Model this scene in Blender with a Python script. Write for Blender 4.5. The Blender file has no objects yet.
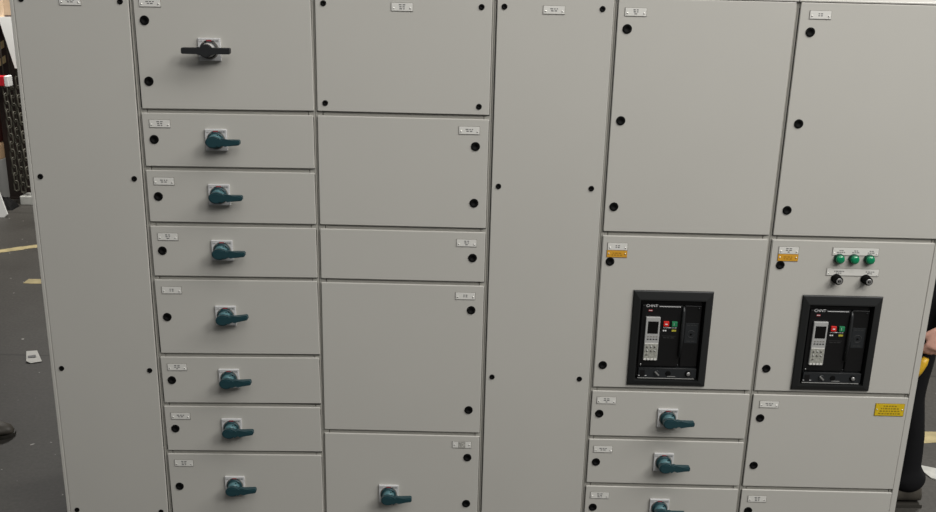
import bpy, bmesh, math, random
from mathutils import Vector, Matrix
random.seed(7)
scn = bpy.context.scene
COL = scn.collection
T = 2.1                      # door tops are 2.1 m above the floor


# ------------------------------------------------------------ materials
def mat(name, col, rough=.5, metal=0., spec=.5, bump=0., bscale=300., vary=0., vscale=3., emit=None, coat=0.):
    m = bpy.data.materials.new(name); m.use_nodes = True
    nt = m.node_tree; b = nt.nodes['Principled BSDF']
    b.inputs['Base Color'].default_value = (*col, 1)
    b.inputs['Roughness'].default_value = rough
    b.inputs['Metallic'].default_value = metal
    b.inputs['Specular IOR Level'].default_value = spec
    b.inputs['Coat Weight'].default_value = coat
    tc = nt.nodes.new('ShaderNodeTexCoord')
    if vary:
        n = nt.nodes.new('ShaderNodeTexNoise'); n.inputs['Scale'].default_value = vscale; n.inputs['Detail'].default_value = 6
        nt.links.new(tc.outputs['Object'], n.inputs['Vector'])
        r = nt.nodes.new('ShaderNodeValToRGB')
        r.color_ramp.elements[0].position = .3; r.color_ramp.elements[1].position = .7
        r.color_ramp.elements[0].color = (*[c * (1 - vary) for c in col], 1)
        r.color_ramp.elements[1].color = (*[min(1, c * (1 + vary)) for c in col], 1)
        nt.links.new(n.outputs['Fac'], r.inputs['Fac']); nt.links.new(r.outputs['Color'], b.inputs['Base Color'])
    if bump:
        n = nt.nodes.new('ShaderNodeTexNoise'); n.inputs['Scale'].default_value = bscale; n.inputs['Detail'].default_value = 3
        nt.links.new(tc.outputs['Object'], n.inputs['Vector'])
        bp = nt.nodes.new('ShaderNodeBump'); bp.inputs['Strength'].default_value = bump; bp.inputs['Distance'].default_value = .001
        nt.links.new(n.outputs['Fac'], bp.inputs['Height']); nt.links.new(bp.outputs['Normal'], b.inputs['Normal'])
    if emit:
        b.inputs['Emission Color'].default_value = (*col, 1); b.inputs['Emission Strength'].default_value = emit
    return m


PAINT = mat('light_grey_powder_coat', (.50, .488, .450), .42, spec=.4, bump=.06, bscale=500, vary=.025, vscale=1.3)
FRAME = mat('light_grey_frame_paint', (.40, .388, .35), .5, spec=.35)
INNER = mat('dark_gasket_rubber', (.03, .028, .025), .8)
PLINTH = mat('dark_plinth_paint', (.06, .06, .06), .5)
LOCKB = mat('black_plastic', (.004, .004, .004), .7, spec=.12)
LABEL = mat('engraved_white_laminate', (.70, .69, .65), .35)
LEDGE = mat('label_dark_edge', (.22, .21, .19), .5)
INK = mat('dark_engraving', (.17, .17, .17), .6)
RIVET = mat('bright_rivet_metal', (.85, .84, .8), .25, metal=.7)
ORANGE = mat('orange_yellow_laminate', (.66, .34, .035), .35)
ORANGEINK = mat('brown_engraving', (.33, .16, .01), .5)
YELLOW = mat('yellow_warning_laminate', (.66, .46, .015), .35)
YINK = mat('olive_engraving', (.28, .19, .01), .5)
PLATEW = mat('light_grey_plastic_plate', (.58, .58, .58), .4)
TEAL = mat('petrol_teal_plastic', (.014, .048, .058), .38)
TEAL_LIT = mat('lit_teal_plastic', (.075, .17, .19), .4)  # petrol teal lightened: overhead light on the collar put into its colour
HBLACK = mat('matt_black_plastic', (.018, .019, .02), .42)
GREYL = mat('light_grey_collar_plastic', (.42, .42, .41), .4)
REDM = mat('red_marking', (.30, .025, .035), .5)
BEZEL = mat('charcoal_bezel_plastic', (.0105, .0112, .0112), .5, bump=.1, bscale=900)
FACE = mat('black_breaker_face', (.006, .006, .0065), .3)
PANEL = mat('dark_grey_breaker_panel', (.018, .020, .022), .4)
CTRL = mat('silver_grey_control_unit', (.40, .40, .39), .4)
CTRL2 = mat('beige_grey_dial_panel', (.33, .33, .29), .5, vary=.3, vscale=160)
SCREEN = mat('black_screen', (.003, .003, .003), .15)
BTNR = mat('red_push_button', (.62, .02, .015), .4)
BTNG = mat('green_push_button', (.015, .20, .08), .4)
WTXT = mat('white_printing', (.75, .75, .75), .5)
DTXT = mat('faint_grey_printing', (.035, .035, .035), .5)
YTXT = mat('yellow_printing', (.50, .45, .05), .5)
METAL = mat('brushed_steel', (.55, .55, .54), .35, metal=.8)
LENS = mat('green_indicator_lens', (.0, .22, .09), .2, spec=.7, coat=.4)
LENSR = mat('dark_green_lamp_ring', (.0, .045, .025), .4)
SKIN = mat('skin', (.66, .37, .29), .5, vary=.1, vscale=20)
CLOTH = mat('black_work_cloth', (.006, .006, .007), .9, spec=.2, bump=.5, bscale=60)
BOOT = mat('grey_brown_boot_leather', (.07, .062, .05), .5, vary=.3, vscale=25)
SOLE = mat('dark_rubber_sole', (.03, .027, .022), .6)
HAIR = mat('dark_brown_hair', (.02, .012, .008), .7, bump=.8, bscale=150)
EYE = mat('eye_dark', (.02, .015, .01), .3)
TOOLY = mat('yellow_tool_plastic', (.60, .36, .02), .4)
PAPER = mat('white_paper', (.62, .61, .57), .7)
FLINE = mat('worn_yellow_floor_paint', (.34, .28, .14), .7, vary=.25, vscale=14)
WOOD = mat('pale_plywood', (.50, .37, .25), .65, vary=.15, vscale=8)
WOODD = mat('dark_brown_timber', (.045, .022, .015), .7, vary=.3, vscale=8)
CARD = mat('brown_cardboard', (.42, .28, .16), .8)
WHITEB = mat('white_painted_board', (.60, .60, .58), .6)
STEELD = mat('dark_brown_steel', (.022, .014, .011), .6)
REDP = mat('red_rack_paint', (.42, .012, .02), .4)
CHAIN = mat('worn_grey_chain_steel', (.07, .065, .05), .5, metal=.3)
BLACKP = mat('black_plastic_sheet', (.006, .006, .006), .75, spec=.2)
CONC = mat('pale_concrete', (.42, .42, .39), .85, vary=.15, vscale=20)
GREYC = mat('grey_column_paint', (.30, .30, .29), .6)
WALLM = mat('dark_hall_wall', (.02, .016, .014), .8, vary=.4, vscale=1.2)
REDDK = mat('dark_red_paint', (.13, .025, .015), .6)


def floor_mat():
    m = bpy.data.materials.new('worn_concrete_floor'); m.use_nodes = True
    nt = m.node_tree; N = nt.nodes; L = nt.links; b = N['Principled BSDF']
    tc = N.new('ShaderNodeTexCoord')
    def noise(s, d=8, r=.6):
        n = N.new('ShaderNodeTexNoise'); n.inputs['Scale'].default_value = s; n.inputs['Detail'].default_value = d
        n.inputs['Roughness'].default_value = r; L.new(tc.outputs['Object'], n.inputs['Vector']); return n
    def ramp(src, p0, c0, p1, c1):
        r = N.new('ShaderNodeValToRGB'); e = r.color_ramp.elements
        e[0].position = p0; e[0].color = (*c0, 1); e[1].position = p1; e[1].color = (*c1, 1); L.new(src, r.inputs['Fac']); return r
    base = ramp(noise(1.7).outputs['Fac'], .3, (.042, .039, .034), .72, (.066, .062, .055))
    fine = ramp(noise(60, 4).outputs['Fac'], .35, (.75, .75, .75), .65, (1.15, 1.15, 1.15))
    mx = N.new('ShaderNodeMixRGB'); mx.blend_type = 'MULTIPLY'; mx.inputs[0].default_value = .8
    L.new(base.outputs[0], mx.inputs[1]); L.new(fine.outputs[0], mx.inputs[2])
    sp = ramp(noise(26, 2, .4).outputs['Fac'], .735, (0, 0, 0), .76, (1, 1, 1))     # flecks of plaster
    m2 = N.new('ShaderNodeMixRGB'); L.new(sp.outputs[0], m2.inputs[0]); L.new(mx.outputs[0], m2.inputs[1]); m2.inputs[2].default_value = (.38, .37, .34, 1)
    # saw-cut joints every 3.1 m
    sx = N.new('ShaderNodeSeparateXYZ'); L.new(tc.outputs['Object'], sx.inputs[0])
    a = N.new('ShaderNodeMath'); a.operation = 'SUBTRACT'; L.new(sx.outputs['Y'], a.inputs[0]); a.inputs[1].default_value = 1.79 - 3.1
    p = N.new('ShaderNodeMath'); p.operation = 'PINGPONG'; L.new(a.outputs[0], p.inputs[0]); p.inputs[1].default_value = 1.55
    j = N.new('ShaderNodeMath'); j.operation = 'LESS_THAN'; L.new(p.outputs[0], j.inputs[0]); j.inputs[1].default_value = .009
    m3 = N.new('ShaderNodeMixRGB'); L.new(j.outputs[0], m3.inputs[0]); L.new(m2.outputs[0], m3.inputs[1]); m3.inputs[2].default_value = (.03, .028, .025, 1)
    L.new(m3.outputs[0], b.inputs['Base Color'])
    b.inputs['Roughness'].default_value = .55; b.inputs['Specular IOR Level'].default_value = .3
    bp = N.new('ShaderNodeBump'); bp.inputs['Strength'].default_value = .3; bp.inputs['Distance'].default_value = .002
    L.new(noise(35).outputs['Fac'], bp.inputs['Height']); L.new(bp.outputs[0], b.inputs['Normal'])
    return m


FLOOR = floor_mat()


# ------------------------------------------------------------ mesh helpers
class MB:
    """collects shapes, each with its material, into ONE mesh"""
    def __init__(s): s.bm = bmesh.new(); s.mats = []
    def mi(s, m):
        if m not in s.mats: s.mats.append(m)
        return s.mats.index(m)
    def _fin(s, faces, m):
        i = s.mi(m)
        for f in faces: f.material_index = i
    def box(s, x0, x1, y0, y1, z0, z1, m, bev=0., M=None, seg=2):
        r = bmesh.ops.create_cube(s.bm, size=1); vs = r['verts']
        for v in vs: v.co = Vector(((x0 + x1) / 2 + v.co.x * (x1 - x0), (y0 + y1) / 2 + v.co.y * (y1 - y0), (z0 + z1) / 2 + v.co.z * (z1 - z0)))
        fs = set(f for v in vs for f in v.link_faces); s._fin(fs, m)
        if bev:
            es = set(e for v in vs for e in v.link_edges)
            r = bmesh.ops.bevel(s.bm, geom=list(es), offset=bev, segments=seg, affect='EDGES', profile=.5)
            s._fin(r['faces'], m); vs = list(set(v for f in r['faces'] for v in f.verts))
        if M is not None: bmesh.ops.transform(s.bm, matrix=M, verts=vs)
        return vs
    def prism(s, pts, y0, y1, m, bev=0., M=None):
        """pts: outline in (x, z), counter-clockwise seen from -y; y0 is the front"""
        a = [s.bm.verts.new((p[0], y0, p[1])) for p in pts]; b = [s.bm.verts.new((p[0], y1, p[1])) for p in pts]
        fr = s.bm.faces.new(a); bk = s.bm.faces.new(b[::-1]); sd = []
        n = len(pts)
        for i in range(n): sd.append(s.bm.faces.new((a[(i + 1) % n], a[i], b[i], b[(i + 1) % n])))
        s._fin([fr, bk] + sd, m); vs = a + b
        if bev:
            r = bmesh.ops.bevel(s.bm, geom=list(fr.edges), offset=bev, segments=2, affect='EDGES')
            s._fin(r['faces'], m); vs = list(set(vs + [v for f in r['faces'] for v in f.verts])); vs = [v for v in vs if v.is_valid]
        if M is not None: bmesh.ops.transform(s.bm, matrix=M, verts=vs)
    def lathe(s, prof, m, n=32, c=(0, 0, 0), M=None):
        """prof: (radius, y) from back to front, axis along y"""
        rings = []; vs = []
        for r, y in prof:
            if r < 1e-6: ring = [s.bm.verts.new((c[0], c[1] + y, c[2]))]
            else: ring = [s.bm.verts.new((c[0] + r * math.cos(2 * math.pi * k / n), c[1] + y, c[2] + r * math.sin(2 * math.pi * k / n))) for k in range(n)]
            rings.append(ring); vs += ring
        fs = []
        for a, b in zip(rings, rings[1:]):
            for k in range(n):
                k2 = (k + 1) % n
                q = [a[k % len(a)], a[k2 % len(a)], b[k2 % len(b)], b[k % len(b)]]
                u = []
                for v in q:
                    if v not in u: u.append(v)
                if len(u) > 2: fs.append(s.bm.faces.new(u))
        if len(rings[0]) > 1: fs.append(s.bm.faces.new(rings[0][::-1]))
        if len(rings[-1]) > 1: fs.append(s.bm.faces.new(rings[-1]))
        s._fin(fs, m)
        for f in fs: f.smooth = len(f.verts) <= 4
        if M is not None: bmesh.ops.transform(s.bm, matrix=M, verts=vs)
    def tube(s, pts, r, m, n=10, closed=False):
        pts = [Vector(p) for p in pts]; rings = []; N = len(pts)
        for i, p in enumerate(pts):
            if closed: d = pts[(i + 1) % N] - pts[i - 1]
            else: d = pts[min(i + 1, N - 1)] - pts[max(i - 1, 0)]
            d.normalize(); u = d.cross(Vector((.13, .97, .21))).normalized(); w = d.cross(u)
            rr = r[i] if isinstance(r, (list, tuple)) else r
            rings.append([s.bm.verts.new(p + u * rr * math.cos(2 * math.pi * k / n) + w * rr * math.sin(2 * math.pi * k / n)) for k in range(n)])
        fs = []
        for i in range(N if closed else N - 1):
            a, b = rings[i], rings[(i + 1) % N]
            for k in range(n): fs.append(s.bm.faces.new((a[k], a[(k + 1) % n], b[(k + 1) % n], b[k])))
        if not closed: fs += [s.bm.faces.new(rings[0][::-1]), s.bm.faces.new(rings[-1])]
        s._fin(fs, m)
        for f in fs: f.smooth = True
    def build(s, name, parent=None, loc=None):
        bmesh.ops.recalc_face_normals(s.bm, faces=s.bm.faces)
        me = bpy.data.meshes.new(name); s.bm.to_mesh(me); s.bm.free()
        for m in s.mats: me.materials.append(m)
        return link(name, me, parent, loc)


def link(name, me, parent=None, loc=None):
    o = bpy.data.objects.new(name, me); COL.objects.link(o)
    if parent: o.parent = parent
    if loc: o.location = loc
    return o


def thing(name, label, cat, loc, group=None, rz=0):
    o = bpy.data.objects.new(name, None); COL.objects.link(o); o.empty_display_size = .1
    o.location = loc; o.rotation_euler.z = rz; tag(o, label, cat, group); return o


def tag(o, label, cat, group=None):
    o['label'] = label; o['category'] = cat
    if group: o['group'] = group
    return o


def struct(o): o['kind'] = 'structure'; return o


# ------------------------------------------------------------ small fittings (local origin on the door front, -y outwards)
def dashes(b, cx, cz, widths, h, y, m, gap=.0035):
    """one line of engraved words, too small to read"""
    w = sum(widths) + gap * (len(widths) - 1); x = cx - w / 2
    for q in widths:
        b.box(x, x + q, y - .0003, y, cz - h / 2, cz + h / 2, m); x += q + gap


def words(rng, total):
    out = []; t = 0
    while t < total:
        q = rng.uniform(.004, .010); out.append(q); t += q + .0035
    return out


def label_mesh(kind, seed):
    rng = random.Random(seed); b = MB()
    if kind in ('white', 'stipple'):
        b.box(-.0365, .0365, -.0012, 0, -.0142, .0142, LEDGE)
        b.box(-.035, .035, -.0022, -.0012, -.0127, .0127, LABEL, .0004)
        if kind == 'stipple':
            b.box(-.0135, .0135, -.0026, -.0022, -.0127, .0127, FRAME)
            for k in range(40):
                x, z = rng.uniform(-.012, .010), rng.uniform(-.011, .009); b.box(x, x + .002, -.0029, -.0026, z, z + .002, INK if k % 2 else LABEL)
        else:
            n = 2 + seed % 2
            for i in range(n):
                dashes(b, 0, (n - 1) * .0032 - i * .0064 + .0005, words(rng, .014 + .012 * rng.random() - .004 * i), .0036, -.0022, INK)
        rx = .028
        rz = -.004 if kind == 'white' else .0
    elif kind == 'orange':
        b.box(-.0365, .0365, -.0012, 0, -.0132, .0132, ORANGEINK)
        b.box(-.0355, .0355, -.0022, -.0012, -.0122, .0122, ORANGE, .0004)
        for i in range(2): dashes(b, 0, .003 - i * .007, words(rng, .032), .0036, -.0022, ORANGEINK)
        rx, rz = .0295, .001
    else:
        b.box(-.055, .055, -.0012, 0, -.0255, .0255, YINK)
        b.box(-.053, .053, -.0024, -.0012, -.0235, .0235, YELLOW, .0004)
        for i in range(4): dashes(b, 0, .0155 - i * .0102, words(rng, (.05, .068, .07, .078)[i]), .0052, -.0024, YINK)
        rx, rz = .047, .0015
    for s in (-1, 1): b.lathe([(.0028, -.002), (.0028, -.0032), (.0018, -.0042), (0, -.0044)], RIVET, 12, (s * rx, 0, rz))
    o = b.build('label_plate'); me = o.data; bpy.data.objects.remove(o); return me


_lm = {}
def add_label(parent, x, z, kind='white', seed=0):
    k = (kind, seed % 6)
    if k not in _lm: _lm[k] = label_mesh(*k)
    nm = {'white': 'label_plate', 'stipple': 'label_plate', 'orange': 'warning_plate', 'yellow': 'warning_plate'}[kind]
    o = link(nm, _lm[k], parent, (x, -.0002, z))
    if kind == 'orange': o['label'] = 'orange plate under the white one'
    if kind == 'yellow': o['label'] = 'yellow warning plate'
    if kind == 'stipple': o['label'] = 'label plate with speckled middle'
    return o


def proto(b, n):
    o = b.build(n); me = o.data; bpy.data.objects.remove(o); return me


b = MB(); b.lathe([(.0156, 0), (.0156, -.002), (.0145, -.0032), (.0135, -.0034), (.007, -.0034), (.0065, -.0020), (0, -.0020)], LOCKB, 28); LOCK = proto(b, 'lock')
b = MB(); b.lathe([(.0096, 0), (.0096, -.002), (.008, -.0035), (.004, -.0037), (.0035, -.001), (0, -.001)], LOCKB, 24); CAP = proto(b, 'screw_cap')

b = MB()      # square switch plate with its printed marks
b.box(-.0375, .0375, -.009, 0, -.0375, .0375, PLATEW, .0018)
b.box(-.0335, .0335, -.0094, -.009, .0245, .0335, LEDGE)
b.box(-.0325, .0325, -.0096, -.0094, .0252, .0328, PLATEW)
b.box(-.008, .0085, -.0099, -.0096, .026, .032, REDM)
dashes(b, .0215, .029, [.006, .004, .007], .0042, -.0096, INK, .0012)
b.box(-.030, -.022, -.0099, -.0096, .027, .0285, INK, M=Matrix.Rotation(0, 4, 'Y'))
b.prism([(-.031, .012), (-.029, .011), (-.021, .021), (-.0225, .0225)], -.0096, -.009, INK)
b.prism([(-.031, .004), (-.0285, .004), (-.0285, .008), (-.031, .008)], -.0096, -.009, REDM)
b.lathe([(.032, -.0088), (.032, -.0096)], LEDGE, 40)
SWPLATE = proto(b, 'switch_plate')


def teardrop(hub, arm0, arm1, tip, n=20):
    """hub disc at the origin running out into an arm towards +x"""
    a0 = math.radians(32); pts = []
    for k in range(n + 1):
        a = a0 + (2 * math.pi - 2 * a0) * k / n
        pts.append((hub * 1.22 * math.cos(a), hub * (.98 if math.sin(a) < 0 else .94) * math.sin(a)))
    pts += [(hub * 1.55, -arm0 * 1.15), (hub * 2.0, -arm1 * 1.03), (tip - .004, -arm1), (tip, -arm1 + .004), (tip, arm1 - .004), (tip - .004, arm1), (hub * 2.0, arm1 * 1.03), (hub * 1.55, arm0 * 1.15)]
    return [(x, z) for x, z in pts]


b = MB()      # petrol-coloured rotary handle
b.lathe([(.0288, -.0092), (.0288, -.015), (.0275, -.0172), (.0225, -.0172)], TEAL, 40)
b.lathe([(.0232, -.016), (.0226, -.030), (.0205, -.043)], TEAL_LIT, 40)
for s in (1, -1): b.lathe([(.0026, -.02), (.0026, -.0215), (0, -.0215)], LOCKB, 10, (.0175, 0, s * .0175))
b.lathe([(.003, 0), (.003, -.001), (0, -.001)], LOCKB, 10, (0, 0, 0), Matrix.Translation((.0105, -.030, .0198)) @ Matrix.Rotation(math.radians(-85), 4, 'X'))
b.prism(teardrop(.0205, .0105, .0088, .091), -.060, -.038, TEAL, .0042)
HANDLE = proto(b, 'switch_handle')
b = MB()      # black double-ended handle
b.lathe([(.028, -.0092), (.028, -.017), (.026, -.0195), (.023, -.0195)], HBLACK, 40)
b.lathe([(.024, -.017), (.0215, -.044)], GREYL, 40)
pr = []
hub, ah, tip = .0215, .0100, .080
for k in range(13):
    a = math.radians(28 + 124 * k / 12); pr.append((hub * math.cos(a), hub * math.sin(a)))
pr += [(-.030, ah), (-tip + .003, ah), (-tip, ah - .003), (-tip, -ah + .003), (-tip + .003, -ah), (-.030, -ah)]
for k in range(13):
    a = math.radians(208 + 124 * k / 12); pr.append((hub * math.cos(a), hub * math.sin(a)))
pr += [(.030, -ah), (tip - .003, -ah), (tip, -ah + .003), (tip, ah - .003), (tip - .003, ah), (.030, ah)]
b.prism(pr, -.064, -.040, HBLACK, .003)
HANDLE_B = proto(b, 'switch_handle')

b = MB(); b.lathe([(.0185, 0), (.0185, -.007), (.0165, -.010)], LENSR, 32); b.lathe([(.0155, -.008), (.0155, -.017), (.0135, -.0205), (.008, -.0225), (0, -.023)], LENS, 32); LAMP = proto(b, 'indicator_light')
b = MB(); b.lathe([(.0175, 0), (.0175, -.006), (.0145, -.008), (.0145, -.031), (.013, -.034)], LOCKB, 32)
for k in range(18):
    a = 2 * math.pi * k / 18; b.box(-.0008, .0008, -.032, -.012, .0140, .0153, LOCKB, M=Matrix.Rotation(a, 4, 'Y'))
b.lathe([(.0105, -.0335), (.0105, -.0355), (.0095, -.036)], METAL, 28); b.lathe([(.005, -.036), (.005, -.0366), (0, -.0366)], LOCKB, 20)
b.box(-.0008, .0008, -.0372, -.0365, -.0045, .0045, METAL)
KNOB = proto(b, 'key_switch')


# ------------------------------------------------------------ doors and cabinets
DT = .008; G = .0075      # door thickness, half gap


def door_mesh(w, h, hole=None):
    """sheet-steel door, origin at its top-left front corner; optional rectangular cut-out (x0,x1,z0,z1)"""
    b = MB()
    if not hole:
        b.box(0, w, 0, DT, -h, 0, PAINT, .0028, seg=3)
    else:
        hx0, hx1, hz0, hz1 = hole; xs = [0, hx0, hx1, w]; zs = [-h, hz0, hz1, 0]
        V = {(i, j, k): b.bm.verts.new((xs[i], (0, DT)[k], zs[j])) for i in range(4) for j in range(4) for k in range(2)}
        for i in range(3):
            for j in range(3):
                if (i, j) == (1, 1): continue
                for k in range(2):
                    b.bm.faces.new([V[i, j, k], V[i + 1, j, k], V[i + 1, j + 1, k], V[i, j + 1, k]])
        for i in range(3):
            for j in (0, 3): b.bm.faces.new([V[i, j, 0], V[i + 1, j, 0], V[i + 1, j, 1], V[i, j, 1]])
            for j in (0, 3): b.bm.faces.new([V[j, i, 0], V[j, i + 1, 0], V[j, i + 1, 1], V[j, i, 1]])
        for j in (1, 2): b.bm.faces.new([V[1, j, 0], V[2, j, 0], V[2, j, 1], V[1, j, 1]]); b.bm.faces.new([V[j, 1, 0], V[j, 2, 0], V[j, 2, 1], V[j, 1, 1]])
        bmesh.ops.recalc_face_normals(b.bm, faces=b.bm.faces)
        out = [e for e in b.bm.edges if all(v.co.y < 1e-6 for v in e.verts) and (all(abs(v.co.x) < 1e-6 for v in e.verts) or all(abs(v.co.x - w) < 1e-6 for v in e.verts) or all(abs(v.co.z) < 1e-6 for v in e.verts) or all(abs(v.co.z + h) < 1e-6 for v in e.verts))]
        b.mi(PAINT); r = bmesh.ops.bevel(b.bm, geom=out, offset=.0028, segments=3, affect='EDGES')
    return b


DEPTH = .6
def cabinet(x0, x1, cells, label, left_end=False, right_end=False):
    """cells: list of (top, bottom) in mm below the door-top line"""
    t = thing('switchboard_cabinet', label, 'electrical cabinet', (x0, 0, 0), 'bolted cabinets of the switchboard')
    w = x1 - x0; yf = DT + .0015
    e = .0005
    b = MB()   # folded sheet enclosure: sides, back, bottom
    b.box(e, .002, yf + .03, DEPTH, .1, T + .004, PAINT); b.box(w - .002, w - e, yf + .03, DEPTH, .1, T + .004, PAINT)
    b.box(e, w - e, DEPTH - .002, DEPTH, .1, T + .004, PAINT); b.box(e, w - e, yf + .03, DEPTH, .1, .102, PAINT)
    b.build('enclosure', t)
    b = MB()   # front frame: two uprights and a rail behind each door gap
    le = -.0 if not left_end else 0
    b.box(e, .024, yf, yf + .03, .1, T + .004, FRAME, .0015); b.box(w - .024, w - e, yf, yf + .03, .1, T + .004, FRAME, .0015)
    lv = sorted(set([c[0] for c in cells] + [c[1] for c in cells]))
    for l in lv:
        z = T - l / 1000; h = .017
        z0, z1 = max(z - h, .1), min(z + h, T + .004)
        b.box(.026, w - .026, yf + .001, yf + .03, z0, z1, FRAME, .0015)
    if left_end: b.box(0, .0128, 0, yf - .0005, .1, T + .004, PAINT, .002)
    if right_end: b.box(w - .0146, w + .007, 0, yf - .0005, .1, T + .004, PAINT, .0008)
    b.build('frame', t)
    b = MB()   # rubber seals set just behind the door edges
    for (a, c) in cells:
        z0, z1 = T - c / 1000 + .0050, T - a / 1000 - .0145; xa, xb = .0058, w - .0058
        if left_end: xa = .0150
        if right_end: xb = w - .0160
        for q in ((xa, xa + .006, z0, z1), (xb - .006, xb, z0, z1), (xa + .006, xb - .006, z0, z0 + .006), (xa + .006, xb - .006, z1 - .006, z1)):
            b.box(q[0], q[1], DT + .0001, yf - .0001, q[2], q[3], INNER)
    b.build('door_seal', t)
    b = MB(); b.box(e, w - e + (.007 if right_end else 0), -.001, DEPTH, T + .0055, T + .012, PAINT, .002); b.build('top_panel', t)
    b = MB(); b.box(.01, w - .01, .03, DEPTH - .03, 0, .0995, PLINTH); b.build('plinth', t)
    if right_end:
        b = MB(); b.box(w, w + .007, yf, DEPTH, .1, T + .004, PAINT, .001); b.build('side_panel', t)
    return t


def door(t, w, a, c, name='door', x0=G, x1=None, hole=None, up=0, sag=0):
    """door over the cell a..c; origin of its fittings = cell's top-left corner"""
    x1 = w - G if x1 is None else x1
    gt = G if a > 0 else -.004
    z1 = T - a / 1000 - gt; z0 = T - c / 1000 + G
    if hole: hole = (hole[0] - x0, hole[1] - x0, hole[2] - z1, hole[3] - z1)
    b = door_mesh(x1 - x0, z1 - z0, hole)
    o = b.build(name, t)      # doors hang a few millimetres low on the side away from the hinge
    o.location = (x0, 0, z1 + (up - sag) / 1000); o.rotation_euler.y = -math.atan2(sag / 1000, w); return o


def on_door(d, x, lev, y=0):
    return Matrix.Rotation(-d.rotation_euler.y, 4, 'Y') @ (Vector((x, y, T - lev / 1000)) - d.location)


def fit(d, me, x, lev, name, rot=0, y=0):
    """x and level in the cabinet's own frame (m, mm below the top line)"""
    o = link(name, me, d, on_door(d, x, lev, y)); o.rotation_euler.y = rot; return o


def lab(d, x, lev, kind='white', seed=0):
    q = on_door(d, x, lev); return add_label(d, q.x, q.z, kind, seed)


# --- cabinet 1: full-height cover panel
LV = lambda *l: list(zip(l, l[1:]))
c1 = cabinet(0, .4, LV(0, 2000), 'plain grey tall narrow cabinet at the left end, cover dotted with small black caps', left_end=True)
d = door(c1, .4, 0, 2000, 'cover_panel', x0=.0135)
for x in (.040, .366):
    for l in (46, 643, 1367, 1963): fit(d, CAP, x, l, 'screw_cap')
lab(d, .201, 49, seed=0)

# --- cabinet 2: eight doors with rotary switches
c2 = cabinet(.4, 1.0, LV(0, 400, 600, 800, 1000, 1300, 1500, 1700, 2000), 'grey cabinet with eight stacked switch doors, black double handle on its top door')
rows = [(0, 400, [105, 305], 48, 195, 0), (400, 600, [503], 448, 499, 0), (600, 800, [704], 649, 692, 0), (800, 1000, [902], 850, 895, .5), (1000, 1300, [1154], 1050, 1142, 7),
        (1300, 1500, [1404], 1351, 1390, 3), (1500, 1700, [1603], 1550, 1592, 3), (1700, 2000, [1849], 1748, 1836, 3)]
for i, (a, c, lk, lb, sw, tl) in enumerate(rows):
    d = door(c2, .6, a, c, up=(0, 0, 0, 1, 4, 6, 5, 5)[i], sag=(6, 5, 4, 6, 9, 11, 9, 8)[i])
    for l in lk: fit(d, LOCK, .0455 if i else .042, l, 'lock')
    lab(d, .0685 if i else .064, lb, seed=i)
    xs = .260 if i else .254
    p = fit(d, SWPLATE, xs, sw, 'switch_plate')
    h = fit(d, HANDLE if i else HANDLE_B, xs, sw, 'switch_handle', -math.radians(tl))
    h['label'] = 'petrol teal lever handle' if i else 'black double-ended handle'

# --- cabinet 3
c3 = cabinet(1.0, 1.6, LV(0, 400, 800, 1000, 1600, 2000), 'grey cabinet with five doors hung on the left, a single teal handle at the bottom')
d = door(c3, .6, 0, 400, 'cover_panel')
for x in (.0355, .5575):
    for l in (36, 364): fit(d, CAP, x, l, 'screw_cap')
lab(d, .295, 42, seed=1)
for i, (a, c, lk, lb) in enumerate([(400, 800, [501, 701], 446), (800, 1000, [902], 847), (1000, 1600, [1100, 1498], 1046), (1600, 2000, [1697, 1896], 1643)]):
    d = door(c3, .6, a, c)
    for l in lk: fit(d, LOCK, .549, l, 'lock')
    lab(d, .5265, lb, 'stipple' if i == 3 else 'white', seed=i + 2)
    if i == 3:
        fit(d, SWPLATE, .250, 1858, 'switch_plate'); h = fit(d, HANDLE, .250, 1858, 'switch_handle', -math.radians(3)); h['label'] = 'petrol teal lever handle'

# --- cabinet 4: full-height cover panel
c4 = cabinet(1.6, 2.0, LV(0, 2000), 'plain grey tall narrow cabinet in the middle, between two rows of doors')
d = door(c4, .4, 0, 2000, 'cover_panel', x0=G + .001)
for x in (.0325, .3560):
    for l in (33, 639, 1361, 1963): fit(d, CAP, x, l, 'screw_cap')
lab(d, .196, 40, seed=2)

# --- cabinets 5 and 6
BH = (.145, .402, T - 1.361, T - 1.020)      # breaker cut-out
c5 = cabinet(2.0, 2.6, LV(0, 800, 1400, 1600, 1800, 2000), 'grey cabinet right of the middle cover panel, breaker door above three teal-handled doors')
for i, (a, c, lk, lb, sw) in enumerate([(0, 800, [95, 400, 702], 40, None), (800, 1400, [903, 1303], 847, None), (1400, 1600, [1500], 1445, 1510), (1600, 1800, [1703], 1648, 1695), (1800, 2000, [1899], 1846, 1892)]):
    d = door(c5, .6, a, c, hole=BH if i == 1 else None)
    for l in lk: fit(d, LOCK, .0415 if l < 500 else .0388, l, 'lock')
    lab(d, .066 if i == 0 else .062, lb, seed=i + 3)
    if i == 1: lab(d, .061, 874, 'orange', 1)
    if sw:
        fit(d, SWPLATE, .294, sw, 'switch_plate'); h = fit(d, HANDLE, .294, sw, 'switch_handle', math.radians(0)); h['label'] = 'petrol teal lever handle'

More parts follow.
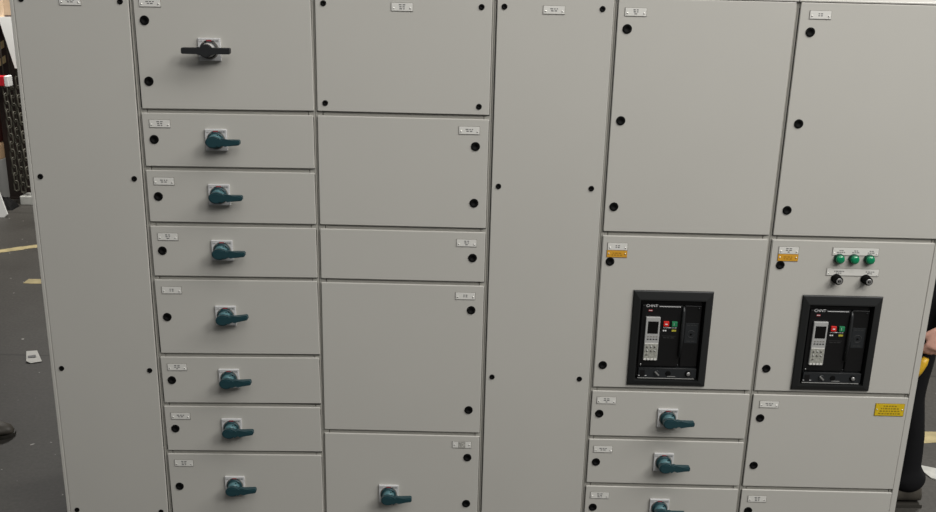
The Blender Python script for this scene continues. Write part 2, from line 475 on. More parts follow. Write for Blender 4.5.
BH6 = (.1535, .4095, T - 1.365, T - 1.023)
c6 = cabinet(2.6, 3.2, LV(0, 800, 1400, 1800, 2000), 'grey cabinet at the right end, with green indicator lights and a yellow warning plate', right_end=True)
for i, (a, c, lk, lb) in enumerate([(0, 800, [91, 396, 700], 35), (800, 1400, [901, 1302], 846), (1400, 1800, [1503, 1702], 1446), (1800, 2000, [1899], 1846)]):
    d = door(c6, .6, a, c, x1=.5852, hole=BH6 if i == 1 else None)
    for l, x in zip(lk, ((.0485, .0480, .0455), (.0455, .0420), (.042, .040), (.040,))[i]): fit(d, LOCK, x, l, 'lock')
    lab(d, .075 if i == 0 else .069, lb, seed=i + 4)
    if i == 1:
        lab(d, .069, 873, 'orange', 2)
        for (x, z, hw, hh, cols) in ((.3065, 845, .081, .0135, (-.052, 0, .055)), (.3065, 922, .0925, .0125, (-.05, .06))):
            b = MB(); b.box(-hw - .0015, hw + .0015, -.0012, 0, -hh - .0015, hh + .0015, LEDGE); b.box(-hw, hw, -.0022, -.0012, -hh, hh, LABEL, .0004)
            rng = random.Random(int(z))
            for cx in cols:
                dashes(b, cx + .001, .003, words(rng, .016 if hh > .013 else .034), .0034, -.0022, INK, .002); dashes(b, cx, -.0035, words(rng, .028 if hh > .013 else .018), .0034, -.0022, INK, .002)
            for s in (-1, 1): b.lathe([(.0022, -.002), (.0022, -.003), (0, -.0035)], RIVET, 10, (s * (hw - .006), 0, -.006))
            o = b.build('label_strip', d, (x - d.location.x, -.0002, T - z / 1000 - d.location.z))
        for x in (.2505, .3025, .3575): fit(d, LAMP, x, 871.5, 'indicator_light')
        for x in (.250, .3555): fit(d, KNOB, x, 946, 'key_switch')
    if i == 2: lab(d, .520, 1457, 'yellow', 3)


# ------------------------------------------------------------ air circuit breakers
def text_mesh(s, size, m, name, parent, loc, ext=.0006):
    cu = bpy.data.curves.new(name, 'FONT'); cu.body = s; cu.size = size; cu.extrude = ext / 2; cu.align_x = 'CENTER'; cu.align_y = 'CENTER'; cu.offset = 0
    o = bpy.data.objects.new(name, cu); COL.objects.link(o)
    dg = bpy.context.evaluated_depsgraph_get(); me = bpy.data.meshes.new_from_object(o.evaluated_get(dg)); bpy.data.objects.remove(o)
    me.transform(Matrix.Rotation(math.radians(90), 4, 'X')); me.materials.clear(); me.materials.append(m)
    return link(name, me, parent, loc)


def breaker(x, z, label, logo_x=0):
    """origin: centre of the bezel, on the door front"""
    t = thing('circuit_breaker', label, 'circuit breaker', (x, -.0006, z), 'withdrawable breakers set in the doors')
    W, H = .1440, .1850; y = -.012
    b = MB()   # sloping rectangular bezel
    o = [(-W, -H), (W, -H), (W, H), (-W, H)]
    iw, ih0, ih1 = .117, -.163, .150
    ii = [(-iw, ih0), (iw, ih0), (iw, ih1), (-iw, ih1)]
    def ring(pts, yy): return [b.bm.verts.new((p[0], yy, p[1])) for p in pts]
    sh = lambda pts, q: [(p[0] - q * (1 if p[0] > 0 else -1), p[1] - q * (1 if p[1] > 0 else -1)) for p in pts]
    R = [ring(o, 0), ring(o, -.005), ring(sh(o, .003), -.008), ring([(p[0] * 1.04, p[1] * 1.03) for p in ii], y), ring(ii, y), ring(ii, .018), ring(sh(ii, -.009), .018), ring(sh(ii, -.009), 0)]
    R.append(R[0])
    for a, c in zip(R, R[1:]):
        for k in range(4): b.bm.faces.new((a[k], a[(k + 1) % 4], c[(k + 1) % 4], c[k]))
    b.mi(BEZEL); b.build('bezel', t)
    b = MB()   # breaker body behind the door, with its front face
    b.box(-.112, .112, .020, .33, -.157, .140, FACE, .002)
    b.box(-.108, .040, .010, .021, -.112, .128, FACE, .003)
    b.box(.046, .110, .012, .021, -.112, .128, FACE, .003)
    b.build('breaker_body', t)
    L = lambda n, b_, lbl=None: (lambda q: (q.__setitem__('label', lbl) if lbl else None, q)[1])(b_.build(n, t))
    yf = .0095
    text_mesh('CHNT', .0150, WTXT, 'maker_lettering', t, (-.073, yf, .1245))['label'] = 'white maker lettering on black'
    b = MB(); b.box(-.046, .032, yf - .0003, yf + .0004, .1215, .1238, WTXT); b.build('printed_line', t)
    b = MB(); b.box(-.084, -.070, yf - .0005, yf + .0004, .1035, .1105, REDM); b.box(-.083, -.071, yf - .0008, yf - .0005, .1062, .108, WTXT); b.build('nameplate', t)['label'] = 'small red nameplate'
    b = MB()
    b.box(-.092, -.040, 0, .010, -.084, .084, CTRL, .002)
    b.box(-.084, -.046, -.0006, .0003, .021, .068, SCREEN)
    for r in range(2):
        for k in range(4): b.box(-.084 + k * .0105, -.0775 + k * .0105, -.0006, .0003, .0065 - r * .010, .011 - r * .010, DTXT if r else LEDGE)
    b.box(-.090, -.042, -.0008, .0003, -.078, -.020, CTRL2)
    b.box(-.090, -.042, -.0010, .0003, -.020, -.0165, LABEL)
    rng = random.Random(3)
    for k in range(7): b.lathe([(.0034, 0), (.0034, -.0022), (0, -.0024)], CTRL if k % 2 else LEDGE, 12, (-.080 + (k % 3) * .014, -.0008, -.030 - (k // 3) * .015))
    for k in range(4): b.box(-.090 + k * .0125, -.081 + k * .0125, -.0014, .0003, -.083, -.076, LABEL)
    b.build('control_unit', t)['label'] = 'light grey control unit with black screen'
    b = MB(); b.box(-.027, -.007, .002, .0098, .048, .067, BTNR, .0015); dashes(b, -.017, .0575, [.009], .004, .002, WTXT); b.build('push_button', t)['label'] = 'red push button'
    b = MB(); b.box(.003, .023, .002, .0098, .048, .067, BTNG, .0015); b.box(.010, .011, .0015, .002, .053, .062, WTXT); b.build('push_button', t)['label'] = 'green push button'
    b = MB()
    dashes(b, -.002, .0415, [.008, .007, .010, .009, .007], .003, yf + .0003, WTXT, .0016)
    dashes(b, -.020, .030, [.005, .006], .005, yf + .0003, WTXT, .0016)
    b.box(.006, .022, yf, yf + .0003, .027, .034, YTXT)
    b.box(-.028, .022, yf, yf + .0003, .008, .0095, DTXT); dashes(b, -.003, .002, [.012, .008, .014], .0025, yf + .0003, DTXT)
    b.build('printed_markings', t)
    b = MB()   # charging lever in its slot
    b.tube([(.043, .010, .125), (.043, .004, .105), (.043, .001, .02), (.040, .003, -.07)], [.004, .006, .007, .005], HBLACK, 12); b.build('charging_lever', t)
    b = MB()   # engraved dial plate
    b.box(.055, .102, .0112, .0122, -.018, .060, PANEL, .0004)
    b.tube([(.078 + .014 * math.cos(a), .0112, .018 + .014 * math.sin(a)) for a in [k * math.pi / 10 for k in range(20)]], .0009, DTXT, 6, True)
    b.lathe([(.004, .0112), (.004, .0095), (0, .0095)], LOCKB, 12, (.078, 0, .018))
    dashes(b, .078, .052, [.010, .008, .010], .003, .0112, DTXT); dashes(b, .078, -.010, [.012, .012], .003, .0112, DTXT)
    b.build('dial_plate', t)
    b = MB()   # racking panel
    b.box(-.104, .110, .006, .021, -.156, -.118, PANEL, .002)
    b.tube([(-.103, .006, -.1175), (.108, .006, -.1175)], .0012, DTXT, 6)
    b.box(-.106, .104, .0045, .008, -.1585, -.1568, GREYC)
    b.box(-.098, -.080, .005, .0062, -.150, -.126, FACE)
    dashes(b, -.088, -.1475, [.02, .008], .002, .006, WTXT); dashes(b, .018, -.1495, [.03], .0022, .006, GREYC)
    b.build('racking_panel', t)
    b = MB(); M = Matrix.Translation((-.036, .006, -.137)) @ Matrix.Rotation(math.radians(45), 4, 'Y')
    b.lathe([(.0105, 0), (.0105, -.003), (.0095, -.004)], PANEL, 24, M=M); b.box(-.011, .011, -.006, -.003, -.0028, .0028, METAL, .0006, M=M); b.build('slotted_screw', t)
    b = MB(); b.lathe([(.010, .006), (.010, .0045), (.008, .004)], LOCKB, 24, (.006, 0, -.137)); b.build('racking_hole', t)
    b = MB(); b.lathe([(.011, .006), (.011, .003), (.0085, .001), (.0085, .001)], LOCKB, 24, (.079, 0, -.136)); b.lathe([(.0072, .001), (.0072, -.002), (.005, -.003), (0, -.003)], METAL, 24, (.079, 0, -.136)); b.build('key_lock', t)
    for (sx, sz) in ((.038, -.105), (-.098, -.105), (.098, .118)):
        b = MB(); b.lathe([(.0028, .0095), (.0028, .008), (0, .008)], METAL if sx < 0 else PANEL, 12, (sx, 0, sz)); b.build('screw', t)
    for ch in t.children:
        if not ch.name.startswith('bezel'): ch.location.y -= .008
    return t


breaker(2.2752, T - 1.1922, 'black circuit breaker in the door left of the one with green indicator lights')
breaker(2.8842, T - 1.1958, 'black circuit breaker directly below the green indicator lights')

# ------------------------------------------------------------ the hall
b = MB(); b.box(-9, 12, -8, 7, -.05, 0, FLOOR); struct(b.build('floor'))
b = MB(); b.box(-9, 12, 6.4, 6.5, 0, 5.5, WALLM); struct(b.build('wall_back'))


def strip(x0, y0, x1, y1, w, name, m=FLINE, ragged=0.):
    a = Vector((x0, y0)); d = Vector((x1, y1)) - a; L = d.length; d.normalize(); n = Vector((-d.y, d.x))
    b = MB(); k = max(2, int(L / .06)); rng = random.Random(5); up = []; dn = []
    for i in range(k + 1):
        p = a + d * L * i / k
        for lst, s in ((up, 1), (dn, -1)):
            q = p + n * s * (w / 2 + rng.uniform(-ragged, ragged)); lst.append((b.bm.verts.new((q.x, q.y, .0005)), b.bm.verts.new((q.x, q.y, .0016))))
    for i in range(k):
        (a0, a1), (b0, b1), (c0, c1), (d0, d1) = up[i], up[i + 1], dn[i + 1], dn[i]
        for f in ((a1, b1, c1, d1), (a0, a1, b1, b0), (c0, c1, d1, d0)): b.bm.faces.new(f)
    b.mi(m); return struct(b.build(name))


strip(-3.7, 2.585, -.9, 4.56, .085, 'trim_1', ragged=.008)
strip(-1.54, 3.07, .6, 3.10, .085, 'trim_2', ragged=.01)
strip(3.25, 1.03, 9, 1.08, .115, 'trim_3', ragged=.006)

# scrap of paper on the floor
b = MB(); v = [(-.055, .075), (.0, .09), (.085, -.045), (.035, -.075), (.005, -.062)]
rng = random.Random(2)
top = [b.bm.verts.new((x, y, .004 + rng.random() * .008)) for x, y in v]; bot = [b.bm.verts.new((p.co.x, p.co.y, p.co.z - .0015)) for p in top]
b.bm.faces.new(top); b.bm.faces.new(bot[::-1])
for i in range(5): b.bm.faces.new((top[i], bot[i], bot[(i + 1) % 5], top[(i + 1) % 5]))
b.mi(PAPER); b.box(-.012, .03, -.02, .012, .0125, .0133, INK, M=Matrix.Rotation(.5, 4, 'Z'))
o = b.build('paper_scrap', loc=(-.925, 1.745, 0)); tag(o, 'small white scrap of paper lying on the concrete by the left end of the cabinets', 'paper')
# pale offcut on the floor behind the worker
b = MB(); v = [(-.09, .115), (.10, .03), (.35, -.02), (.33, -.11), (.09, -.075), (.03, -.10), (-.01, -.05), (-.07, -.01)]
top = [b.bm.verts.new((x, y, .006)) for x, y in v]; bot = [b.bm.verts.new((x, y, .001)) for x, y in v]
b.bm.faces.new(top); b.bm.faces.new(bot[::-1])
for i in range(len(v)): b.bm.faces.new((top[i], bot[i], bot[(i + 1) % len(v)], top[(i + 1) % len(v)]))
b.mi(CONC); o = b.build('board_offcut', loc=(3.74, .64, 0)); tag(o, 'pale torn board offcut on the floor behind the person in black trousers', 'board')

# --- clutter against the back wall, seen past the left end
def bx(name, label, cat, x0, x1, y0, y1, z0, z1, m, bev=.004, parts=None):
    b = MB(); b.box(x0, x1, y0, y1, z0, z1, m, bev); o = b.build(name); return tag(o, label, cat)


b = MB()      # dark I-section column
b.box(-.075, .075, 0, .012, 0, 2.6, STEELD); b.box(-.075, .075, .138, .15, 0, 2.6, STEELD); b.box(-.005, .005, .012, .138, 0, 2.6, STEELD); b.box(-.11, .11, -.03, .18, 0, .015, STEELD)
tag(b.build('steel_column', loc=(-2.645, 5.40, 0)), 'dark brown steel column standing beside the hanging chains', 'column')

t = thing('red_beam', 'red horizontal beam with a white end, in front of the dark column', 'beam', (-2.8, 4.97, 1.135))
b = MB(); b.box(-.5, .355, 0, .08, -.042, .042, REDP, .006); b.build('beam', t)
b = MB(); b.box(.356, .392, -.002, .082, -.045, .045, WHITEB, .006); b.build('end_cap', t)['label'] = 'white end cap'


def chain(x, y, ztop, zbot, s, label):
    b = MB(); pitch = .115 * s; n = int((ztop - zbot) / pitch)
    for k in range(n):
        z = ztop - k * pitch; pts = []
        for q in range(14):
            a = 2 * math.pi * q / 14; hx = .030 * s * math.cos(a); hz = (.045 if math.sin(a) > 0 else -.045) * s + .030 * s * math.sin(a)
            r = math.radians(20 if k % 2 else 75); pts.append((hx * math.cos(r), hx * math.sin(r), hz + z))
        b.tube(pts, .0125 * s, CHAIN, 8, True)
    b.tube([(0, 0, ztop + .03), (0, 0, 1.614)], .006, CHAIN, 8)
    tag(b.build('hanging_chain', loc=(x, y, 0)), label, 'chain', 'heavy chains hung from the rack')


chain(-2.545, 5.18, 1.10, .07, .62, 'heavy grey chain hanging next to the dark column, leftmost of the three chains')
chain(-2.495, 5.20, 1.08, .07, .62, 'heavy grey chain hanging between the other two chains')
chain(-2.435, 5.19, 1.10, .12, .70, 'heavy grey chain hanging nearest to the left end of the cabinets')
b = MB()      # rack that carries the chains and the crate
for x in (-3.4, -2.30): b.box(x - .04, x + .04, 5.36, 5.42, 0, 2.9, STEELD)
for z in (1.615, 2.25): b.box(-3.44, -2.26, 5.12, 5.34, z, z + .03, STEELD)
for x in (-3.4, -2.30): b.box(x - .02, x + .02, 5.34, 5.37, 1.6, 2.3, STEELD)
t = thing('storage_rack', 'dark steel storage rack against the back of the hall, carrying a wooden crate', 'rack', (0, 0, 0))
b.build('rack_frame', t)
t = thing('wooden_crate', 'pale wooden crate on the upper shelf of the dark rack', 'crate', (-2.66, 5.13, 1.646))
b = MB()
for z in (0, .11, .22, .33): b.box(-.25, .20, 0, .018, z + .002, z + .10, WOOD)
b.build('slats', t)
b = MB()
for x in (-.25, .165): b.box(x, x + .035, -.018, 0, 0, .43, WOOD)
b.box(-.25, .20, .02, .17, .001, .02, WOODD); b.box(-.25, .20, .17, .188, .001, .43, WOOD); b.build('battens', t)
b = MB()      # white board, leaning with a slanted lower edge
b.prism([(-.10, .42), (-.08, .40), (.0, .385), (.085, 0), (.11, 0), (.15, .43), (-.05, .43)], 0, .018, WHITEB)
tag(b.build('white_sheet', loc=(-2.485, 5.101, 1.232)), 'white sheet of board hanging at a slant below the wooden crate', 'board')
for k, (x, z) in enumerate(((-2.60, 1.40), (-2.60, 1.27))):
    b = MB(); b.prism([(-.03, -.05), (.035, -.01), (.035, .05), (-.03, .01)], 0, .01, FLINE)
    o = b.build('hazard_plate', loc=(x, 5.29, z)); tag(o, ('upper' if k == 0 else 'lower') + ' yellow hazard plate on the dark column above the red beam', 'sign', 'hazard plates on the column')
bx('dark_red_box', 'dark red box on top of the brown cardboard box at the left edge', 'box', -3.05, -2.79, 5.25, 5.55, .513, .95, REDDK)
bx('cardboard_box', 'brown cardboard box between a dark red box and a grey metal cabinet', 'box', -3.0, -2.725, 5.18, 5.5, .382, .512, CARD)
bx('metal_cabinet', 'low light grey metal cabinet under the cardboard box at the left edge', 'cabinet', -3.1, -2.722, 5.16, 5.6, .0, .381, GREYC)
b = MB(); b.box(-.065, .085, 0, .16, 0, .082, CONC, .008); tag(b.build('concrete_block', loc=(-2.455, 5.16, 0)), 'pale concrete block on the floor below the hanging chains', 'block')
b = MB(); rng = random.Random(9)      # crumpled black sheeting
n = 12
for i in range(1):
    g = [[b.bm.verts.new((-.16 + .22 * q / n, -.06 + .16 * r / n, (.085 + .03 * rng.random()) * math.sin(math.pi * q / n) ** .5 * math.sin(math.pi * r / n) ** .5 + .002)) for q in range(n + 1)] for r in range(n + 1)]
    for r in range(n):
        for q in range(n): b.bm.faces.new((g[r][q], g[r][q + 1], g[r + 1][q + 1], g[r + 1][q]))
b.mi(BLACKP); o = b.build('plastic_sheeting', loc=(-2.565, 5.02, 0)); tag(o, 'crumpled black plastic sheeting heaped at the foot of the dark column', 'sheeting')
b = MB(); b.prism([(-.30, .0), (.0, .0), (.028, .028), (-.04, .22), (-.20, .52), (-.30, .52)], 0, .018, WHITEB, .001)
o = b.build('leaning_board', loc=(-2.462, 4.72, .001)); o.rotation_euler = (math.radians(-12), 0, 0); tag(o, 'white board leaning on the floor clutter at the left edge', 'board')


# ------------------------------------------------------------ people
def limb(b, pts, m, side=(0, 1, 0), n=18, step=6):
    """closed tapering limb through pts = [(point, r_side, r_other)], rounded ends, smooth curve between joints"""
    P = [Vector(p[0]) for p in pts]; A = [p[1] for p in pts]; B = [p[2] for p in pts]; K = len(P); S = []
    for i in range(K - 1):
        p0 = P[max(i - 1, 0)]; p1 = P[i]; p2 = P[i + 1]; p3 = P[min(i + 2, K - 1)]
        for q in range(step + (i == K - 2)):
            t = q / step; e = t * t * (3 - 2 * t)
            c = .5 * ((2 * p1) + (p2 - p0) * t * .6 + ((2 * p0 - 5 * p1 + 4 * p2 - p3) * t * t + (3 * p1 - p0 - 3 * p2 + p3) * t ** 3) * .6) if False else p1.lerp(p2, t)
            S.append((c, A[i] + (A[i + 1] - A[i]) * e, B[i] + (B[i + 1] - B[i]) * e))
    d0 = (S[1][0] - S[0][0]).normalized(); d1 = (S[-1][0] - S[-2][0]).normalized(); a0, b0 = S[0][1:]; a1, b1 = S[-1][1:]
    cap = lambda c, d, a, bb, sg: [(c + d * sg * min(a, bb) * math.sin(f), a * math.cos(f), bb * math.cos(f)) for f in (.45, .9, 1.3)]
    S = cap(S[0][0], d0, a0, b0, -1)[::-1] + S + cap(S[-1][0], d1, a1, b1, 1)
    rings = []
    for i, (c, a, bb) in enumerate(S):
        d = (S[min(i + 1, len(S) - 1)][0] - S[max(i - 1, 0)][0]).normalized(); u = Vector(side); u = (u - d * u.dot(d)).normalized(); w = d.cross(u)
        rings.append([b.bm.verts.new(c + u * a * math.cos(2 * math.pi * k / n) + w * bb * math.sin(2 * math.pi * k / n)) for k in range(n)])
    fs = []
    for r0, r1 in zip(rings, rings[1:]):
        for k in range(n): fs.append(b.bm.faces.new((r0[k], r0[(k + 1) % n], r1[(k + 1) % n], r1[k])))
    fs += [b.bm.faces.new(rings[0][::-1]), b.bm.faces.new(rings[-1])]; b._fin(fs, m)


def merged(b, name, parent, voxel, smooth=4):
    """one continuous surface out of the overlapping limbs"""
    o = b.build(name, parent); md = o.modifiers.new('merge', 'REMESH'); md.mode = 'VOXEL'; md.voxel_size = voxel; md.use_smooth_shade = True
    sm = o.modifiers.new('smooth', 'SMOOTH'); sm.iterations = smooth; sm.factor = .5; return o


def sphere(b, c, r, m, sc=(1, 1, 1), sub=16):
    q = bmesh.ops.create_uvsphere(b.bm, u_segments=sub * 2, v_segments=sub, radius=r)
    for v in q['verts']: v.co = Vector((c[0] + v.co.x * sc[0], c[1] + v.co.y * sc[1], c[2] + v.co.z * sc[2]))
    fs = set(f for v in q['verts'] for f in v.link_faces); b._fin(fs, m)
    for f in fs: f.smooth = True
    return q['verts']


def boot(parent, x, y, ang):
    """boot facing local -x, ankle at x"""
    M = Matrix.Translation((x, y, 0)) @ Matrix.Rotation(ang, 4, 'Z'); b = MB()
    secs = [(.072, .034, .085, .02), (.06, .040, .125, .02), (.03, .044, .150, .02), (-.02, .042, .125, .02), (-.07, .043, .092, .02), (-.12, .049, .074, .02), (-.165, .047, .060, .012), (-.195, .036, .049, .012), (-.210, .018, .034, .012)]
    rings = []
    for (sx, hw, top, bot) in secs:
        ring = []
        for k in range(16):
            a = 2 * math.pi * k / 16; ca, sa = math.cos(a), math.sin(a)
            yy = hw * (abs(ca) ** .7) * (1 if ca > 0 else -1); zz = (top + bot) / 2 + (top - bot) / 2 * (abs(sa) ** .8) * (1 if sa > 0 else -1)
            if sa > .3: yy *= .85
            ring.append(b.bm.verts.new(M @ Vector((sx, yy, zz))))
        rings.append(ring)
    fs = []
    for a, c in zip(rings, rings[1:]):
        for k in range(16): fs.append(b.bm.faces.new((a[k], a[(k + 1) % 16], c[(k + 1) % 16], c[k])))
    fs += [b.bm.faces.new(rings[0]), b.bm.faces.new(rings[-1][::-1])]
    b._fin(fs, BOOT)
    for f in fs: f.smooth = True
    out = [(.08, .03), (.075, .042), (-.02, .046), (-.07, .046), (-.13, .054), (-.175, .050), (-.205, .036), (-.218, .015)]
    pts = [(p[0], p[1]) for p in out] + [(p[0], -p[1]) for p in out[::-1]]
    lo = [b.bm.verts.new(M @ Vector((p[0], p[1], .001))) for p in pts]; hi = [b.bm.verts.new(M @ Vector((p[0], p[1], .015))) for p in pts]
    f2 = [b.bm.faces.new(lo), b.bm.faces.new(hi[::-1])]
    for k in range(len(pts)): f2.append(b.bm.faces.new((lo[k], lo[(k + 1) % len(pts)], hi[(k + 1) % len(pts)], hi[k])))
    b._fin(f2, SOLE)
    # ankle shaft
    return b.build('boot', parent)


def person(loc, rz, label, feet, arm, other):
    """local frame: faces -x, pelvis over the origin. feet: (ankle x, y, angle) near and far; arm: elbow, wrist, hand direction"""
    t = thing('person', label, 'person', loc, rz=rz)
    # body: one continuous skin surface (torso, neck, head, arms, hands, legs)
    V3 = Vector; b = MB()
    limb(b, [((.0, 0, .93), .12, .085), ((.01, 0, 1.12), .115, .085), ((.0, 0, 1.30), .135, .095), ((-.002, 0, 1.40), .12, .075), ((-.008, 0, 1.45), .07, .055)], SKIN)
    limb(b, [((-.006, 0, 1.42), .058, .056), ((-.018, 0, 1.50), .052, .052), ((-.03, 0, 1.57), .052, .054)], SKIN)
    sphere(b, (-.020, 0, 1.665), .1, SKIN, (.97, .77, 1.12), 20); sphere(b, (-.052, 0, 1.602), .052, SKIN, (1.05, .95, 1.0), 14); sphere(b, (-.098, 0, 1.573), .018, SKIN, (.9, 1.2, .9), 10)
    limb(b, [((-.104, 0, 1.668), .008, .010), ((-.118, 0, 1.640), .010, .010), ((-.124, 0, 1.628), .014, .011)], SKIN)
    for s in (-1, 1):
        sphere(b, (-.012, s * .078, 1.648), .027, SKIN, (.65, .32, 1.15), 10); sphere(b, (-.090, s * .036, 1.622), .026, SKIN, (.8, .9, .8), 10)
    for s, (el, wr, kn) in ((-1, arm), (1, other)):
        limb(b, [((.0, s * .12, 1.41), .05, .05), ((.003, s * .185, 1.385), .052, .052), (tuple(V3((.003, s * .19, 1.38)).lerp(V3(el), .5)), .044, .044), (el, .038, .038)], SKIN, (1, 0, 0))
        limb(b, [(el, .038, .038), (tuple(V3(el).lerp(V3(wr), .3)), .040, .040), (wr, .027, .023)], SKIN, (1, 0, 0))
        W = V3(wr); d = (V3(kn) - W).normalized(); nrm = V3((0, -s, 0)); nrm = (nrm - d * nrm.dot(d)).normalized(); side = V3((-1, 0, 0)); side = (side - d * side.dot(d)).normalized()
        limb(b, [(W, .028, .022), (W + d * .045, .038, .018), (W + d * .088, .041, .015)], SKIN, tuple(side))
        for ln, off in ((.072, .030), (.080, .0105), (.074, -.0095), (.058, -.029)):      # fingers, unequal and curled towards the palm
            p0 = W + d * .085 + side * off; p1 = p0 + (d * .92 + nrm * .38).normalized() * ln * .46; p2 = p1 + (d * .35 + nrm).normalized() * ln * .32; p3 = p2 + (-d * .45 + nrm * .85).normalized() * ln * .24
            limb(b, [(p0, .0098, .0098), (p1, .0090, .0090)], SKIN, tuple(side), 10, 3); limb(b, [(p1, .0090, .0090), (p2, .0084, .0084)], SKIN, tuple(side), 10, 3); limb(b, [(p2, .0084, .0084), (p3, .0074, .0070)], SKIN, tuple(side), 10, 3)
        t0 = W + d * .022 + side * .020; t1 = W + d * .058 + side * .046 + nrm * .016; t2 = t1 + (d * .75 + nrm * .55).normalized() * .032
        limb(b, [(t0, .016, .016), (t1, .0120, .0120)], SKIN, tuple(nrm), 10, 3); limb(b, [(t1, .0120, .0120), (t2, .0100, .0088)], SKIN, tuple(nrm), 10, 3)
    for s, (ax, ay, ang) in ((-1, feet[0]), (1, feet[1])):
        kx = ax * .5 - .012; ky = (ay + s * .085) / 2
        limb(b, [((.0, s * .08, .93), .075, .08), ((.0, s * .085, .80), .072, .078), ((kx, ky, .50), .048, .052)], SKIN)
        limb(b, [((kx, ky, .50), .048, .050), ((ax * .7 + .012, ay, .34), .046, .052), ((ax, ay, .09), .030, .034)], SKIN)
    merged(b, 'body', t, .0055, 3)
    b = MB()
    for s in (-1, 1):
        sphere(b, (-.1045, s * .031, 1.660), .0125, WHITEB, (.75, 1, .7), 10); sphere(b, (-.1115, s * .031, 1.660), .0058, EYE, (.6, 1, 1), 8)
    b.build('eyes', t)
    b = MB(); sphere(b, (-.1075, 0, 1.597), .022, REDDK, (.35, 1, .20), 10); b.build('mouth', t)
    b = MB(); vs = sphere(b, (-.012, 0, 1.690), .1, HAIR, (1.05, .86, .98), 20)
    bmesh.ops.delete(b.bm, geom=[f for f in b.bm.faces if (lambda c: c.z < 1.625 or (c.x < -.055 and c.z < 1.735) or (c.x < -.005 and c.z < 1.675))(f.calc_center_median())], context='FACES')
    o = b.build('hair', t); so = o.modifiers.new('thick', 'SOLIDIFY'); so.thickness = .006; so.offset = 0
    # jacket: a looser surface over torso and sleeves, hem below the waist
    b = MB()
    limb(b, [((.0, 0, .84), .165, .125), ((.0, 0, .95), .168, .125), ((.012, 0, 1.12), .155, .118), ((.0, 0, 1.30), .175, .125), ((-.002, 0, 1.39), .155, .10), ((-.006, 0, 1.43), .085, .07)], CLOTH)
    limb(b, [((-.008, 0, 1.42), .070, .068), ((-.014, 0, 1.475), .064, .064)], CLOTH)
    for s, (el, wr, kn) in ((-1, arm), (1, other)):
        limb(b, [((.0, s * .12, 1.40), .07, .065), ((.003, s * .185, 1.38), .070, .068), (tuple(V3((.003, s * .19, 1.38)).lerp(V3(el), .5)), .060, .060), (el, .054, .054)], CLOTH, (1, 0, 0))
        limb(b, [(el, .054, .054), (tuple(V3(el).lerp(V3(wr), .35)), .054, .054), (tuple(V3(el).lerp(V3(wr), .88)), .039, .038)], CLOTH, (1, 0, 0))
    merged(b, 'jacket', t, .010, 3)
    b = MB()
    limb(b, [((.0, 0, .84), .150, .110), ((.0, 0, .96), .150, .110)], CLOTH)
    for s, (ax, ay, ang) in ((-1, feet[0]), (1, feet[1])):
        kx = ax * .5 - .012; ky = (ay + s * .085) / 2
        limb(b, [((.0, s * .078, .88), .085, .100), ((.0, s * .085, .78), .084, .086), ((kx, ky, .50), .064, .058)], CLOTH)
        limb(b, [((kx, ky, .50), .064, .058), ((ax * .75 + .008, ay, .33), .060, .054), ((ax + .000, ay, .19), .060, .056), ((ax + .008, ay, .125), .068, .080)], CLOTH)
    merged(b, 'trousers', t, .010, 3)
    for (ax, ay, ang) in feet: boot(t, ax, ay, ang)
    return t


worker = person((3.385, .50, 0), 0, 'person in black work clothes standing behind the right end, hand holding a yellow tool',
                [(.055, -.08, 0), (.03, .10, .1)],
                ((.15, -.20, 1.12), (.028, -.235, .875), (-.013, -.235, .75)), ((.10, .26, 1.10), (-.05, .25, .95), (-.12, .22, .90)))
# yellow tool held in the near hand
t = thing('hand_tool', 'yellow-handled tool held in the hand of the person at right', 'tool', (3.354, .285, .697))
b = MB(); b.tube([(.018, .0, .040), (.010, 0, .018), (-.006, .0, -.014), (-.020, 0, -.045)], [.012, .017, .019, .015], TOOLY, 14); b.build('grip', t)
b = MB(); b.tube([(-.020, 0, -.045), (-.032, 0, -.075)], [.007, .003], METAL, 12); b.build('tip', t)

person((-.775, .885, 0), math.radians(180 + 12), 'person outside the left edge, only the toe of a grey-brown boot showing on the floor',
       [(.22, -.10, 0), (.055, .07, 0)],
       ((.15, -.24, 1.10), (.05, -.26, .86), (.0, -.26, .76)), ((.15, .24, 1.10), (.05, .26, .86), (.0, .26, .76)))


# ------------------------------------------------------------ light
def area(name, loc, target, size, power, col=(1, .97, .92), sy=None):
    l = bpy.data.lights.new(name, 'AREA'); l.energy = power; l.size = size; l.color = col
    if sy: l.shape = 'RECTANGLE'; l.size_y = sy
    o = bpy.data.objects.new(name, l); COL.objects.link(o); o.location = loc
    o.rotation_euler = (Vector(target) - Vector(loc)).to_track_quat('-Z', 'Y').to_euler(); return o


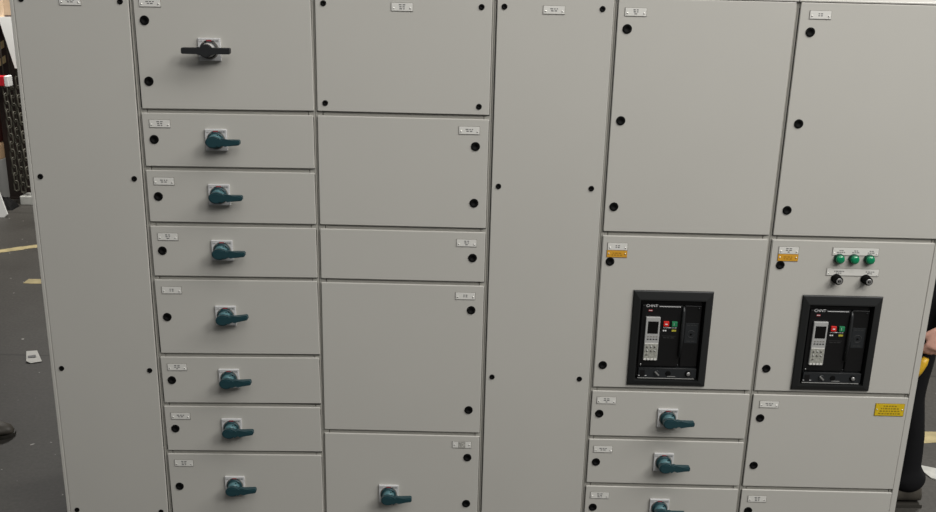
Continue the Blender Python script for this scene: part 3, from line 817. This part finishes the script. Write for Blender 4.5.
for lx, ly, lw in ((2.4, -2.6, 100), (5.0, -2.8, 170), (8.0, -2.6, 260), (3.6, -6.0, 190), (7.0, -6.0, 350), (0.8, -5.5, 45)):  # unseen overhead area lights, spread out to keep the light soft
    area('unseen_lamp', (lx, ly, 6.6), (min(lx, 3.0), 0, 1.0), 2.0, lw, (1, .98, .945))
area('unseen_lamp', (-2.0, 4.7, 3.3), (-2.1, 4.75, 0), .7, 170)  # unseen light added low down to brighten the far floor at left
area('unseen_lamp', (5.8, 3.4, 5.4), (5.2, 2.2, 0), 1.5, 430)  # unseen light added to brighten the floor past the right end
w = bpy.data.worlds.new('World'); scn.world = w; w.use_nodes = True
w.node_tree.nodes['Background'].inputs[0].default_value = (.9, .95, 1, 1); w.node_tree.nodes['Background'].inputs[1].default_value = .14

# ------------------------------------------------------------ camera
pit, yaw, rol = 0.2983960306, 0.0029698984, 0.0245938642
R0 = Matrix(((1, 0, 0), (0, 0, -1), (0, 1, 0)))
cy_, sy_ = math.cos(yaw), math.sin(yaw); Ry = Matrix(((cy_, 0, -sy_), (0, 1, 0), (sy_, 0, cy_)))
cp, sp = math.cos(pit), math.sin(pit); Rp = Matrix(((1, 0, 0), (0, cp, -sp), (0, sp, cp)))
cr, sr = math.cos(rol), math.sin(rol); Rr = Matrix(((cr, -sr, 0), (sr, cr, 0), (0, 0, 1)))
Rt = (Rr @ Rp @ Ry @ R0).transposed()
r, dn, fw = Rt.col[0], Rt.col[1], Rt.col[2]
cam = bpy.data.cameras.new('camera'); cam.sensor_width = 36; cam.sensor_fit = 'HORIZONTAL'; cam.lens = 958.105 / 936 * 36; cam.clip_start = .05
co = bpy.data.objects.new('camera', cam); COL.objects.link(co)
Mx = Matrix.Identity(4)
for i in range(3): Mx[i][0] = r[i]; Mx[i][1] = -dn[i]; Mx[i][2] = -fw[i]
Mx[0][3], Mx[1][3], Mx[2][3] = 1.5228, -3.2588, T + .1069
co.matrix_world = Mx
scn.camera = co
vs = scn.view_settings
vs.view_transform = 'Standard'; vs.look = 'None'; vs.gamma = 1; vs.use_curve_mapping = False; vs.exposure = -.55
